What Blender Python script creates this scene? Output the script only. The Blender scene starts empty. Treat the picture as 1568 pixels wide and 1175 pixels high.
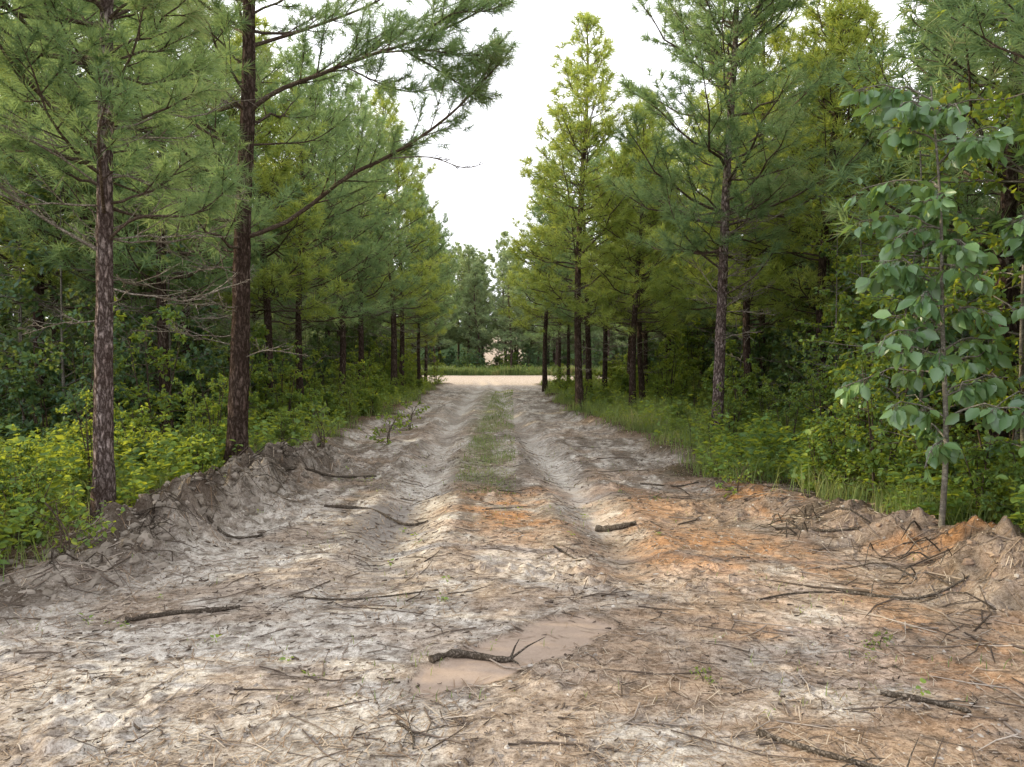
import bpy, math, numpy as np, bmesh
from mathutils import Vector
R = np.random.default_rng(7)

# ------------------------------------------------------------------ noise
def _h2(ix, iy, s):
    n = (ix.astype(np.int64)*374761393 + iy.astype(np.int64)*668265263 + s*1442695041) & 0xffffffff
    n = ((n ^ (n >> 13))*1274126177) & 0xffffffff
    return ((n ^ (n >> 16)) & 0xffff)/65535.0
def vn(x, y, s=0):
    x = np.asarray(x, float); y = np.asarray(y, float)
    ix = np.floor(x); iy = np.floor(y); fx = x-ix; fy = y-iy
    fx = fx*fx*(3-2*fx); fy = fy*fy*(3-2*fy)
    a = _h2(ix, iy, s); b = _h2(ix+1, iy, s); c = _h2(ix, iy+1, s); d = _h2(ix+1, iy+1, s)
    return (a*(1-fx)+b*fx)*(1-fy)+(c*(1-fx)+d*fx)*fy
def fbm(x, y, s=0, o=4):
    t = 0; a = 0.5; n = 0
    for i in range(o):
        t = t+a*vn(x*2**i+i*17.3, y*2**i-i*9.1, s+i*31); n += a; a *= 0.55
    return t/n
def sst(a, b, x):
    t = np.clip((x-a)/(b-a), 0, 1); return t*t*(3-2*t)

# ------------------------------------------------------------------ terrain functions
def edges(y):
    xl = -3.05+0.5*(vn(y*0.45, y*0, 3)-0.5)+0.3*(vn(y*1.7, y*0, 4)-0.5) - np.clip(6-y, 0, 12)*0.4 - .5*sst(24, 38, y)
    xr = 2.35+0.6*(vn(y*0.4, y*0, 5)-0.5)+0.6*(vn(y*1.9, y*0, 6)-0.5) + np.clip(9-y, 0, 12)*0.2 - .85*sst(11, 21, y)
    return xl, xr
def roadmask(x, y):
    xl, xr = edges(y)
    m = sst(-0.25, 0.25, x-xl)*sst(-0.25, 0.25, xr-x)
    c = sst(42, 45, y)*sst(66, 63, y)*sst(45, 38, np.abs(x))
    return np.maximum(m, c)
def trackx(y):
    wob = 0.25*(vn(y*0.25, y*0, 9)-0.5)
    return -1.15-wob-0.02*(y-8), .72-wob-.05*(y-8)
def mudmask(x, y):
    n = 1.0*(fbm(x*3.2, y*3.2, 14, 3)-.5)
    a = np.exp(-((x+.22-(y-3.85)*.85)/0.34)**2-((y-4.15)/0.62)**2)+n
    b = np.exp(-((x+1.2)/0.42)**2-((y-7.7)/1.15)**2)+n*.6
    return sst(.46, .62, a), sst(.42, .65, b), sst(.28, .50, a)
def height(x, y):
    x = np.asarray(x, float); y = np.asarray(y, float)
    xl, xr = edges(y); m = roadmask(x, y); near = sst(60, 20, y)
    tl, tr = trackx(y)
    rl = np.exp(-((x-tl)/0.26)**2); rr = np.exp(-((x-tr)/0.24)**2)
    sh = np.exp(-((np.abs(x-tl)-.44)/.16)**2)+np.exp(-((np.abs(x-tr)-.42)/.16)**2)
    road = (-0.11*(rl+rr)+.045*sh)*sst(4.6, 7.0, y)*near*(.65+.5*vn(y*.5, y*0, 12))
    road = road-0.06*np.exp(-((x+1.3)/0.55)**2-((y-7.5)/1.0)**2)
    m1, m2, m3 = mudmask(x, y); mud = np.maximum(m1, m2*.8)
    rough = 0.06*(fbm(x*.8, y*.8, 20, 2)-0.5)+0.016*(fbm(x*5, y*4, 21, 2)-0.5)*(1-mud)+0.011*(fbm(x*14, y*14, 22, 2)-0.5)*(1-mud)
    cl = np.clip(fbm(x*9, y*9, 33, 3)-0.56, 0, 1)
    patch = sst(.48, .66, fbm(x*.9, y*.9, 34, 3))
    road = road+rough*sst(90, 30, y)+0.17*cl*(1-mud)*near*(.05+patch)*(1-.8*np.maximum(rl, rr))
    road = road-.015*m1
    off = 0.10+0.22*(fbm(x*0.5, y*0.5, 40, 3)-0.5)+0.07*(fbm(x*3, y*3, 41, 3)-0.5)
    z = off*(1-m)+road*m
    bw = sst(4.8, 6.4, y)*sst(13, 10.5, y)
    b = np.exp(-((x-xl-0.14)/0.40)**2)*(0.10+0.56*fbm(x*1.4, y*1.4, 50, 3))*bw
    b = b*(0.72+1.6*(fbm(x*4.2, y*4.2, 51, 3)-0.5))+b*0.6*(fbm(x*11, y*11, 52, 4)-0.5)
    bl2 = np.exp(-((x-xl)/0.25)**2)*0.12*fbm(x*2, y*2, 55, 3)*sst(12, 14, y)*near
    br = np.exp(-((x-xr-0.25)/0.42)**2)*(0.0+0.40*fbm(x*1.7, y*1.7, 60, 3))*sst(3.2, 4.6, y)*sst(9.5, 6.8, y)
    br = br*(0.7+1.5*(fbm(x*5, y*5, 61, 3)-0.5))+br*0.5*(fbm(x*13, y*13, 62, 4)-0.5)
    return z+b+bl2+br

# ------------------------------------------------------------------ mesh helpers
class MB:
    def __init__(s): s.v = []; s.f = []; s.n = 0
    def add(s, v, f, m=0):
        v = np.asarray(v, float).reshape(-1, 3); f = np.asarray(f, np.int64)
        if len(f) == 0: return
        s.v.append(v); s.f.append((f+s.n, m)); s.n += len(v)
    def mesh(s, name, mats, smooth=True):
        me = bpy.data.meshes.new(name)
        V = np.concatenate(s.v).astype(np.float32)
        li = np.concatenate([f.ravel() for f, _ in s.f]).astype(np.int32)
        tot = np.concatenate([np.full(len(f), f.shape[1]) for f, _ in s.f]).astype(np.int32)
        mi = np.concatenate([np.full(len(f), m) for f, m in s.f]).astype(np.int32)
        st = np.concatenate([[0], np.cumsum(tot)[:-1]]).astype(np.int32)
        me.vertices.add(len(V)); me.vertices.foreach_set('co', V.ravel())
        me.loops.add(len(li)); me.loops.foreach_set('vertex_index', li)
        me.polygons.add(len(tot)); me.polygons.foreach_set('loop_start', st)
        me.polygons.foreach_set('loop_total', tot)
        me.polygons.foreach_set('material_index', mi)
        me.polygons.foreach_set('use_smooth', np.full(len(tot), smooth))
        for m in mats: me.materials.append(m)
        me.update(calc_edges=True)
        return me
def obj(name, me, loc=(0, 0, 0), rz=0, sc=1, parent=None):
    o = bpy.data.objects.new(name, me); bpy.context.collection.objects.link(o)
    o.location = loc; o.rotation_euler = (0, 0, rz)
    o.scale = (sc, sc, sc) if np.isscalar(sc) else sc
    if parent: o.parent = parent
    return o
def nrm(v): return v/np.maximum(np.linalg.norm(v, axis=-1, keepdims=True), 1e-9)
def tube(P, r, n=5):
    P = np.asarray(P, float); r = np.asarray(r, float); k = len(P)
    T = nrm(np.gradient(P, axis=0))
    up = np.array([0, 0, 1.0]) if abs(T[0, 2]) < 0.8 else np.array([1.0, 0, 0])
    A = nrm(np.cross(T, up)); B = np.cross(T, A)
    a = np.linspace(0, 2*math.pi, n, endpoint=False)
    V = P[:, None]+r[:, None, None]*(np.cos(a)[None, :, None]*A[:, None]+np.sin(a)[None, :, None]*B[:, None])
    i = np.arange(k-1)[:, None]*n; j = np.arange(n)[None]; j2 = (j+1) % n
    F = np.stack([i+j, i+j2, i+n+j2, i+n+j], -1).reshape(-1, 4)
    return V.reshape(-1, 3), F
def smoothpath(pts, k):
    pts = np.asarray(pts, float); t = np.linspace(0, len(pts)-1, k); out = []
    n = len(pts)
    for u in t:
        i = min(int(u), n-2); f = u-i
        p0 = pts[max(i-1, 0)]; p1 = pts[i]; p2 = pts[i+1]; p3 = pts[min(i+2, n-1)]
        out.append(0.5*((2*p1)+(p2-p0)*f+(2*p0-5*p1+4*p2-p3)*f*f+(3*p1-p0-3*p2+p3)*f**3))
    return np.array(out)
def perp_basis(D):
    up = np.where(np.abs(D[:, 2:3]) < 0.9, np.array([[0, 0, 1.0]]), np.array([[1.0, 0, 0]]))
    A = nrm(np.cross(D, up)); return A, np.cross(D, A)
def needles(T, D, k, L, w, rng, spread=(15, 85), droop=0.14, back=0.12):
    n = len(T); ll = np.repeat(rng.uniform(.7, 1.15, n), k)
    T = np.repeat(T, k, 0); D = nrm(np.repeat(D, k, 0)); N = n*k
    A, B = perp_basis(D)
    az = rng.uniform(0, 2*math.pi, N); sp = np.radians(rng.uniform(spread[0], spread[1], N))
    side = A*np.cos(az)[:, None]+B*np.sin(az)[:, None]
    d = D*np.cos(sp)[:, None]+side*np.sin(sp)[:, None]
    base = T-D*(rng.uniform(0, back, N))[:, None]
    l = L*ll*rng.uniform(0.7, 1.1, N)
    tip = base+d*l[:, None]; tip[:, 2] -= droop*l*rng.uniform(0.3, 1.5, N)
    s = nrm(np.cross(d, rng.normal(size=(N, 3))))*(w/2)
    V = np.stack([base-s, base+s, tip], 1).reshape(-1, 3)
    return V, np.arange(N*3).reshape(-1, 3)
LEAF = np.array([[0, 0, 0], [-.30, .30, .07], [-.27, .66, .05], [0, 1, -.12], [.27, .66, .05], [.30, .30, .07]])
def leaves(P, D, size, rng, flat=0.6, template=LEAF):
    N = len(P); D = nrm(D)
    up = nrm(np.array([[0, 0, 1.0]])+rng.normal(size=(N, 3))*flat)
    X = nrm(np.cross(D, up)); Z = np.cross(X, D)
    size = np.broadcast_to(size, (N,))
    t = template[None]*size[:, None, None]
    V = P[:, None]+t[..., 0:1]*X[:, None]+t[..., 1:2]*D[:, None]+t[..., 2:3]*Z[:, None]
    b = np.arange(N)[:, None]*6
    F = np.concatenate([b+np.array([[0, 3, 2, 1]]), b+np.array([[0, 5, 4, 3]])])
    return V.reshape(-1, 3), F

# ------------------------------------------------------------------ materials
def newmat(name):
    m = bpy.data.materials.new(name); m.use_nodes = True; nt = m.node_tree
    nt.nodes.clear(); out = nt.nodes.new('ShaderNodeOutputMaterial'); return m, nt, out
def ramp(nt, fac, cols):
    r = nt.nodes.new('ShaderNodeValToRGB'); e = r.color_ramp.elements
    e[0].position = cols[0][0]; e[0].color = (*cols[0][1], 1)
    e[1].position = cols[-1][0]; e[1].color = (*cols[-1][1], 1)
    for p, c in cols[1:-1]:
        q = e.new(p); q.color = (*c, 1)
    nt.links.new(fac, r.inputs[0]); return r.outputs[0]
def foliage(name, cols, trans, tmix=0.35, gloss=0, rough=.4, scale=0.9):
    m, nt, out = newmat(name); L = nt.links
    g = nt.nodes.new('ShaderNodeNewGeometry')
    nz = nt.nodes.new('ShaderNodeTexNoise'); nz.inputs['Scale'].default_value = scale; nz.inputs['Detail'].default_value = 0
    L.new(g.outputs['Position'], nz.inputs['Vector'])
    mx = nt.nodes.new('ShaderNodeMath'); mx.operation = 'MULTIPLY_ADD'
    L.new(g.outputs['Random Per Island'], mx.inputs[0]); mx.inputs[1].default_value = 0.6
    ms = nt.nodes.new('ShaderNodeMath'); ms.operation = 'MULTIPLY_ADD'
    L.new(nz.outputs['Fac'], ms.inputs[0]); ms.inputs[1].default_value = 1.2; ms.inputs[2].default_value = -0.4
    L.new(ms.outputs[0], mx.inputs[2])
    c = ramp(nt, mx.outputs[0], cols)
    p = nt.nodes.new('ShaderNodeBsdfDiffuse'); L.new(c, p.inputs['Color']); ps = p.outputs[0]
    if gloss:
        gl = nt.nodes.new('ShaderNodeBsdfGlossy'); gl.inputs['Roughness'].default_value = rough; gl.inputs['Color'].default_value = (.9, .95, 1, 1)
        gm = nt.nodes.new('ShaderNodeMixShader'); gm.inputs[0].default_value = gloss; L.new(ps, gm.inputs[1]); L.new(gl.outputs[0], gm.inputs[2]); ps = gm.outputs[0]
    t = nt.nodes.new('ShaderNodeBsdfTranslucent')
    mm = nt.nodes.new('ShaderNodeMix'); mm.data_type = 'RGBA'; mm.blend_type = 'MIX'; mm.inputs[0].default_value = 0.7
    L.new(c, mm.inputs[6]); mm.inputs[7].default_value = (*trans, 1); L.new(mm.outputs[2], t.inputs[0])
    mix = nt.nodes.new('ShaderNodeMixShader'); mix.inputs[0].default_value = tmix
    L.new(ps, mix.inputs[1]); L.new(t.outputs[0], mix.inputs[2]); L.new(mix.outputs[0], out.inputs[0])
    return m
M_needle = foliage('pine_needles', [(0, (.065, .12, .075)), (.45, (.155, .25, .135)), (.8, (.23, .33, .15)), (1, (.36, .35, .19))], (.46, .58, .18), .45)
M_needle_suntint = foliage('pine_needles_sun_tint', [(0, (.12, .19, .065)), (.5, (.23, .34, .11)), (1, (.37, .42, .14))], (.70, .70, .10), .48)  # yellower needle copy: sunlight on the crowns put into the colour
M_needle_haze = foliage('pine_needles_haze_tint', [(0, (.14, .20, .13)), (.5, (.22, .30, .17)), (1, (.33, .39, .19))], (.52, .58, .20), .42)  # needles lightened so that distance haze is painted into their colour
M_leaf = foliage('broad_leaves', [(0, (.06, .12, .05)), (.5, (.13, .235, .075)), (.85, (.21, .335, .08)), (1, (.34, .36, .06))], (.66, .68, .04), .46, .03)
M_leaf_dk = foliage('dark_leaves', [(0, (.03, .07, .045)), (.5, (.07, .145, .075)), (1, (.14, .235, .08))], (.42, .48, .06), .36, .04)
M_leaf_hero = foliage('sapling_leaves', [(0, (.09, .17, .08)), (.5, (.14, .25, .105)), (1, (.21, .34, .12))], (.38, .54, .08), .32, .07, .35)
M_grass = foliage('grass_blades', [(0, (.09, .14, .06)), (.4, (.16, .235, .085)), (.75, (.26, .31, .12)), (1, (.44, .38, .21))], (.44, .48, .12), .40)

def bark(name, plate, plate2, crack, sx=16, sz=5, bump=1.0, wid=.22):
    m, nt, out = newmat(name); L = nt.links
    tc = nt.nodes.new('ShaderNodeTexCoord'); mp = nt.nodes.new('ShaderNodeMapping')
    mp.inputs['Scale'].default_value = (sx, sx, sz); L.new(tc.outputs['Object'], mp.inputs[0])
    n0 = nt.nodes.new('ShaderNodeTexNoise'); n0.inputs['Scale'].default_value = 1.1; n0.inputs['Detail'].default_value = 5; n0.inputs['Roughness'].default_value = .65
    L.new(mp.outputs[0], n0.inputs['Vector'])
    va = nt.nodes.new('ShaderNodeVectorMath'); va.operation = 'MULTIPLY_ADD'
    L.new(n0.outputs['Color'], va.inputs[0]); va.inputs[1].default_value = (2.4, 2.4, 2.0); L.new(mp.outputs[0], va.inputs[2])
    vo = nt.nodes.new('ShaderNodeTexVoronoi'); vo.feature = 'DISTANCE_TO_EDGE'; vo.inputs['Scale'].default_value = 1.0
    L.new(va.outputs[0], vo.inputs['Vector'])
    n1 = nt.nodes.new('ShaderNodeTexNoise'); n1.inputs['Scale'].default_value = 30; n1.inputs['Detail'].default_value = 6; n1.inputs['Roughness'].default_value = .7
    L.new(tc.outputs['Object'], n1.inputs['Vector'])
    n2 = nt.nodes.new('ShaderNodeTexNoise'); n2.inputs['Scale'].default_value = 5; n2.inputs['Detail'].default_value = 3
    L.new(tc.outputs['Object'], n2.inputs['Vector'])
    c1 = ramp(nt, n1.outputs['Fac'], [(.35, plate2), (.65, plate)])
    c2 = ramp(nt, n2.outputs['Fac'], [(.35, (.65, .6, .58)), (.65, (1.1, 1.1, 1.1))])
    mu = nt.nodes.new('ShaderNodeMix'); mu.data_type = 'RGBA'; mu.blend_type = 'MULTIPLY'; mu.inputs[0].default_value = 1; L.new(c1, mu.inputs[6]); L.new(c2, mu.inputs[7])
    ef = ramp(nt, vo.outputs['Distance'], [(0.0, (0, 0, 0)), (wid, (1, 1, 1))])
    mm = nt.nodes.new('ShaderNodeMix'); mm.data_type = 'RGBA'; L.new(ef, mm.inputs[0]); mm.inputs[6].default_value = (*crack, 1); L.new(mu.outputs[2], mm.inputs[7])
    p = nt.nodes.new('ShaderNodeBsdfDiffuse'); L.new(mm.outputs[2], p.inputs['Color'])
    b = nt.nodes.new('ShaderNodeBump'); b.inputs['Strength'].default_value = bump; b.inputs['Distance'].default_value = .02
    ad = nt.nodes.new('ShaderNodeMath'); ad.operation = 'MULTIPLY_ADD'; L.new(n1.outputs['Fac'], ad.inputs[0]); ad.inputs[1].default_value = .6
    L.new(ef, ad.inputs[2]); L.new(ad.outputs[0], b.inputs['Height']); L.new(b.outputs[0], p.inputs['Normal'])
    L.new(p.outputs[0], out.inputs[0]); return m
M_bark = bark('pine_bark', (.30, .225, .195), (.13, .09, .075), (.035, .024, .018), 22, 6, wid=.45)
M_bark_g = bark('pine_bark_grey', (.62, .52, .49), (.30, .235, .22), (.06, .04, .034), 26, 8, wid=.36)
M_branch = bark('branch_bark', (.24, .19, .15), (.11, .085, .065), (.06, .045, .035), 40, 30, .5)
M_deadb = bark('dead_branch_bark', (.46, .42, .36), (.25, .22, .18), (.12, .10, .08), 40, 30, .4)
M_grey = bark('smooth_grey_bark', (.34, .32, .28), (.20, .19, .16), (.12, .11, .09), 20, 30, .3)
def simple(name, cols):
    m, nt, out = newmat(name); g = nt.nodes.new('ShaderNodeNewGeometry')
    n = nt.nodes.new('ShaderNodeTexNoise'); n.inputs['Scale'].default_value = 60
    nt.links.new(g.outputs['Position'], n.inputs['Vector'])
    a = nt.nodes.new('ShaderNodeMath'); a.operation = 'MULTIPLY_ADD'; a.inputs[1].default_value = .35
    nt.links.new(n.outputs['Fac'], a.inputs[0])
    b = nt.nodes.new('ShaderNodeMath'); b.operation = 'MULTIPLY'; b.inputs[1].default_value = .8
    nt.links.new(g.outputs['Random Per Island'], b.inputs[0]); nt.links.new(b.outputs[0], a.inputs[2])
    p = nt.nodes.new('ShaderNodeBsdfDiffuse')
    nt.links.new(ramp(nt, a.outputs[0], cols), p.inputs['Color']); nt.links.new(p.outputs[0], out.inputs[0]); return m
M_twig = simple('dead_twigs', [(0, (.05, .04, .033)), (.55, (.13, .10, .08)), (.8, (.28, .23, .19)), (1, (.46, .40, .34))])
M_straw = simple('pine_straw', [(0, (.11, .075, .05)), (.5, (.26, .18, .12)), (1, (.50, .42, .33))])
M_clod = simple('soil_clods', [(0, (.15, .125, .10)), (.5, (.21, .18, .15)), (1, (.29, .25, .21))])
M_clod_o = simple('clay_clods', [(0, (.17, .12, .09)), (.5, (.26, .185, .135)), (1, (.34, .26, .20))])
M_clod_p = simple('road_crumbs', [(0, (.16, .135, .115)), (.5, (.34, .305, .27)), (1, (.52, .48, .43))])
M_log = bark('fallen_wood', (.22, .19, .16), (.12, .10, .08), (.05, .04, .03), 60, 40, .6)

mg, nt, out = newmat('ground_soil'); L = nt.links
at = nt.nodes.new('ShaderNodeAttribute'); at.attribute_name = 'soil'
g = nt.nodes.new('ShaderNodeNewGeometry')
n1 = nt.nodes.new('ShaderNodeTexNoise'); n1.inputs['Scale'].default_value = 38; n1.inputs['Detail'].default_value = 8; n1.inputs['Roughness'].default_value = .8
n2 = nt.nodes.new('ShaderNodeTexNoise'); n2.inputs['Scale'].default_value = 120; n2.inputs['Detail'].default_value = 4
n3 = nt.nodes.new('ShaderNodeTexNoise'); n3.inputs['Scale'].default_value = 7; n3.inputs['Detail'].default_value = 6; n3.inputs['Roughness'].default_value = .7
for n_ in (n1, n2, n3): L.new(g.outputs['Position'], n_.inputs['Vector'])
f1 = ramp(nt, n1.outputs['Fac'], [(.34, (.34, .30, .27)), (.44, (.78, .75, .72)), (.51, (1.0, 1.0, 1.0)), (.66, (1.2, 1.2, 1.2))])
f2 = ramp(nt, n2.outputs['Fac'], [(.3, (.58, .56, .53)), (.48, (1, 1, 1)), (.7, (1.2, 1.2, 1.2))])
f3 = ramp(nt, n3.outputs['Fac'], [(.36, (.62, .58, .54)), (.52, (1, 1, 1)), (.66, (1.14, 1.14, 1.14))])
def mul(a, b, f=None):
    x = nt.nodes.new('ShaderNodeMix'); x.data_type = 'RGBA'; x.blend_type = 'MULTIPLY'; x.inputs[0].default_value = 1
    if f is not None: L.new(f, x.inputs[0])
    L.new(a, x.inputs[6]); L.new(b, x.inputs[7]); return x.outputs[2]
al = at.outputs['Alpha']
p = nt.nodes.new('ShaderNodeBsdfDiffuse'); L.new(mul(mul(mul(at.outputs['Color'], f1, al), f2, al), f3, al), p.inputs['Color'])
b = nt.nodes.new('ShaderNodeBump'); b.inputs['Distance'].default_value = .012; L.new(al, b.inputs['Strength'])
L.new(n1.outputs['Fac'], b.inputs['Height']); L.new(b.outputs[0], p.inputs['Normal'])
gl = nt.nodes.new('ShaderNodeBsdfGlossy'); gl.inputs['Roughness'].default_value = .4; gl.inputs['Color'].default_value = (.9, .9, .9, 1)
wf = nt.nodes.new('ShaderNodeMath'); wf.operation = 'MULTIPLY_ADD'; wf.use_clamp = True; L.new(al, wf.inputs[0]); wf.inputs[1].default_value = -.08; wf.inputs[2].default_value = .06
ms_ = nt.nodes.new('ShaderNodeMixShader'); L.new(wf.outputs[0], ms_.inputs[0]); L.new(p.outputs[0], ms_.inputs[1]); L.new(gl.outputs[0], ms_.inputs[2])
L.new(ms_.outputs[0], out.inputs[0])

# ------------------------------------------------------------------ ground sheet
def axis(start, stop, f):
    a = [start]
    while a[-1] < stop: a.append(a[-1]+f(a[-1]))
    return np.array(a)
ys = axis(2.0, 420, lambda y: 0.018+0.0009*max(y-3, 0)**1.45)
ys = np.concatenate([-axis(-1.9, 120, lambda y: .12+.3*max(y+1.9, 0)**.9)[::-1], ys])
xp = axis(0, 300, lambda x: 0.02 if x < 4.3 else 0.02+.09*(x-4.3))
xs = np.concatenate([-xp[::-1], xp[1:]])
X, Y = np.meshgrid(xs, ys); Z = height(X, Y)
def hill(y): return 6.0*sst(80, 125, y)
far = np.maximum(sst(40, 120, np.abs(X)), sst(75, 200, Y)); Z = Z*(1-far)+0.1*far+hill(Y)
nr, nc = X.shape
mb = MB(); i = (np.arange(nr-1)[:, None]*nc+np.arange(nc-1)[None]).ravel()
mb.add(np.stack([X, Y, Z], -1).reshape(-1, 3), np.stack([i, i+1, i+1+nc, i+nc], -1))
me = mb.mesh('ground', [mg])
def soilcol(X, Y):
    m = roadmask(X, Y)[..., None]
    C = lambda *a: np.array(a)
    full = lambda c: np.broadcast_to(c, X.shape+(3,)).copy()
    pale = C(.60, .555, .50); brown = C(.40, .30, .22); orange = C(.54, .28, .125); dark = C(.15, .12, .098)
    grey = C(.44, .40, .355); straw = C(.15, .105, .07); tan = C(.50, .42, .34)
    def mix(a, b, t): return a*(1-t[..., None])+b*t[..., None]
    base = full(pale)
    n = fbm(X*1.0, Y*1.0, 70, 4); base = mix(base, grey, sst(.42, .64, n)*.8)
    tl, tr = trackx(Y); tracks = np.maximum(np.exp(-((X-tl)/.27)**2), np.exp(-((X-tr)/.25)**2))*sst(4.8, 7, Y)*sst(60, 40, Y)
    mid = sst(5, 8.5, Y)*sst(44, 32, Y)
    n = fbm(X*4.5, Y*1.2, 79, 4); base = mix(base, C(.17, .14, .112), sst(.40, .60, n)*mid*(1-.95*tracks)*.85)
    right = sst(-.6, 1.6, X+0.8*(fbm(X*1.1, Y*1.1, 78, 3)-.5))*sst(12, 6, Y)
    n = fbm(X*1.6, Y*1.6, 71, 4); base = mix(base, brown, np.clip(sst(.48, .64, n)*.55+right*sst(.34, .56, n)*.7, 0, 1))
    oz = 1.1*np.exp(-((X-1.75)/.85)**2-((Y-6.2)/.7)**2)+.95*np.exp(-((X-.05)/.8)**2-((Y-8.1)/1.4)**2)+.6*np.exp(-((X-1.3)/.6)**2-((Y-8.3)/1.3)**2)+.5*np.exp(-((X-2.2)/.9)**2-((Y-4.2)/.9)**2)  # orange clay zones, doubling as warm sun patches painted into the soil
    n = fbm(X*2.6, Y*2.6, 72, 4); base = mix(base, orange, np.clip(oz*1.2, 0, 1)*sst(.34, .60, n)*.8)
    n = fbm(X*9, Y*9, 74, 4); base = mix(base, dark, sst(.58, .72, n)*.5)
    n = fbm(X*16, Y*24, 80, 3); base = mix(base, dark, sst(.58, .70, n)*.65)
    damp = sst(.45, .65, fbm(X*1.5, Y*.6, 85, 3)); base = mix(base, C(.54, .50, .45), tracks*.75*(1-damp)); base = mix(base, C(.27, .235, .20), tracks*.8*damp)
    st = np.exp(-((X+.35+.02*(Y-8))/.34)**2)*sst(8.5, 12, Y)*sst(40, 30, Y); base = mix(base, C(.21, .23, .11), .8*st*sst(.28, .48, fbm(X*4, Y*2, 81, 3)))
    m1, m2, m3 = mudmask(X, Y)
    base = mix(base, C(.22, .17, .13), m3*.6)
    base = mix(base, C(.35, .265, .205), m1)
    base = mix(base, C(.23, .20, .175), m2*.85)
    base = mix(base, C(.48, .43, .37), sst(14, 24, Y)*.2)
    base = mix(base, tan, sst(36, 45, Y))
    n = fbm(X*2, Y*2, 76, 4)
    off = mix(full(straw), C(.09, .075, .045), sst(.4, .6, n))
    off = mix(off, C(.04, .065, .03), sst(67, 76, Y))
    xl, xr = edges(Y)
    bermL = np.exp(-((X-xl-.10)/.45)**2)*sst(13, 10, Y)*sst(2, 4.5, Y); bermR = np.exp(-((X-xr-.2)/.55)**2)*sst(11, 8, Y)
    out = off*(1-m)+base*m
    bc = mix(full(C(.31, .27, .23)), C(.13, .105, .085), sst(.42, .56, fbm(X*3.5, Y*3.5, 82, 4)))
    out = mix(out, bc, np.clip(bermL*1.2, 0, 1)*.95)
    br = mix(full(C(.27, .21, .17)), C(.12, .095, .075), sst(.42, .58, fbm(X*3, Y*3, 83, 3)))
    br = mix(br, orange*.8, sst(.56, .70, fbm(X*2, Y*2, 77, 3))*.8)
    out = mix(out, br, np.clip(bermR*1.2, 0, 1)*.9)
    return np.concatenate([out, np.clip(1-.75*m1-.4*m2-.35*tracks*m[..., 0], 0, 1)[..., None]], -1)
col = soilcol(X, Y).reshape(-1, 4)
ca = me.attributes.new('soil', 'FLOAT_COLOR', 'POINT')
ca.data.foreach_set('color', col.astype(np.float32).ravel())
obj('ground', me)

# ------------------------------------------------------------------ pine generator
def grow_branch(mb, path, r0, rng, k, L, w, tuft_sp=.2, sub_from=.25, sub_len=.5, bare=False, sides=5, nm=1, twig_n=3, lmax=1.1, dens=1.0):
    n = len(path); rr = np.linspace(r0, max(.004, r0*.22), n); bm_ = 3 if bare else 2
    mb.add(*tube(path, rr, sides), bm_)
    seg = np.linalg.norm(np.diff(path, axis=0), axis=1); cum = np.concatenate([[0], np.cumsum(seg)]); tot = cum[-1]
    T = []; D = []
    def at(s):
        i = min(np.searchsorted(cum, s, side='right')-1, n-2); f = (s-cum[i])/max(seg[i], 1e-6)
        return path[i]*(1-f)+path[i+1]*f, (path[i+1]-path[i])/max(seg[i], 1e-6)
    s = sub_from*tot; side = 1
    while s < tot*.97:
        p, d = at(s); lat = np.cross(d, [0, 0, 1.0]); lat = lat/max(np.linalg.norm(lat), 1e-6)
        side = -side; rem = (tot-s)/tot
        l = min(tot*sub_len*(.35+.65*rem)*rng.uniform(.5, 1.1), lmax*rng.uniform(.6, 1))
        dd = d*rng.uniform(.55, .95)+lat*side*rng.uniform(.4, 1.0)+np.array([0, 0, rng.uniform(-.15, .6)])
        dd = dd/np.linalg.norm(dd)
        q = np.stack([p, p+dd*l*.5+[0, 0, .02*l], p+dd*l+np.array([0, 0, .14*l])])
        mb.add(*tube(q, [r0*.3*rem+.005, r0*.18*rem+.004, .003], 3), bm_)
        if not bare:
            m = max(1, int(l/tuft_sp))
            for j in range(m):
                f = 1-j/m*.8; pp = p+dd*l*f+np.array([0, 0, .14*l*f*f])
                T.append(pp); D.append(dd+rng.normal(size=3)*.25+[0, 0, .3])
            if l > .3:
                for sg in (-1, 1):
                    e = dd+sg*np.cross(dd, [0, 0, 1.0])*.8+rng.normal(size=3)*.3+[0, 0, .2]; e = e/np.linalg.norm(e)
                    pp = p+dd*l*rng.uniform(.4, .65); ee = pp+e*l*.45
                    mb.add(*tube(np.stack([pp, ee]), [.005, .003], 3), 2); T.append(ee); D.append(e+[0, 0, .3])
        else:
            for _ in range(twig_n):
                e = dd+rng.normal(size=3)*.6; e = e/np.linalg.norm(e); pp = p+dd*l*rng.uniform(.3, .9)
                mb.add(*tube(np.stack([pp, pp+e*l*.4]), [.004, .002], 3), 3)
        s += rng.uniform(.12, .22)*max(.7, min(tot/1.5, 1.4))/dens
    if not bare:
        T.append(path[-1]); D.append(path[-1]-path[-2])
        T.append(path[-1]*.6+path[-2]*.4); D.append(path[-1]-path[-2])
        mb.add(*needles(np.array(T), nrm(np.array(D)), k, L, w, rng), nm)

def branch_path(p0, az, elev, length, rng, curl=.35, n=7):
    d = np.array([math.cos(az)*math.cos(elev), math.sin(az)*math.cos(elev), math.sin(elev)])
    lat = np.array([-math.sin(az), math.cos(az), 0]); t = np.linspace(0, 1, n)[:, None]
    wob = rng.uniform(-.15, .15)
    return p0+d*length*t+np.array([0, 0, 1.0])*length*curl*(t**2.2-.25*t)+lat*length*wob*t**2+np.concatenate([[[0, 0, 0]], rng.normal(size=(n-1, 3))*.018*length])

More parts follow.
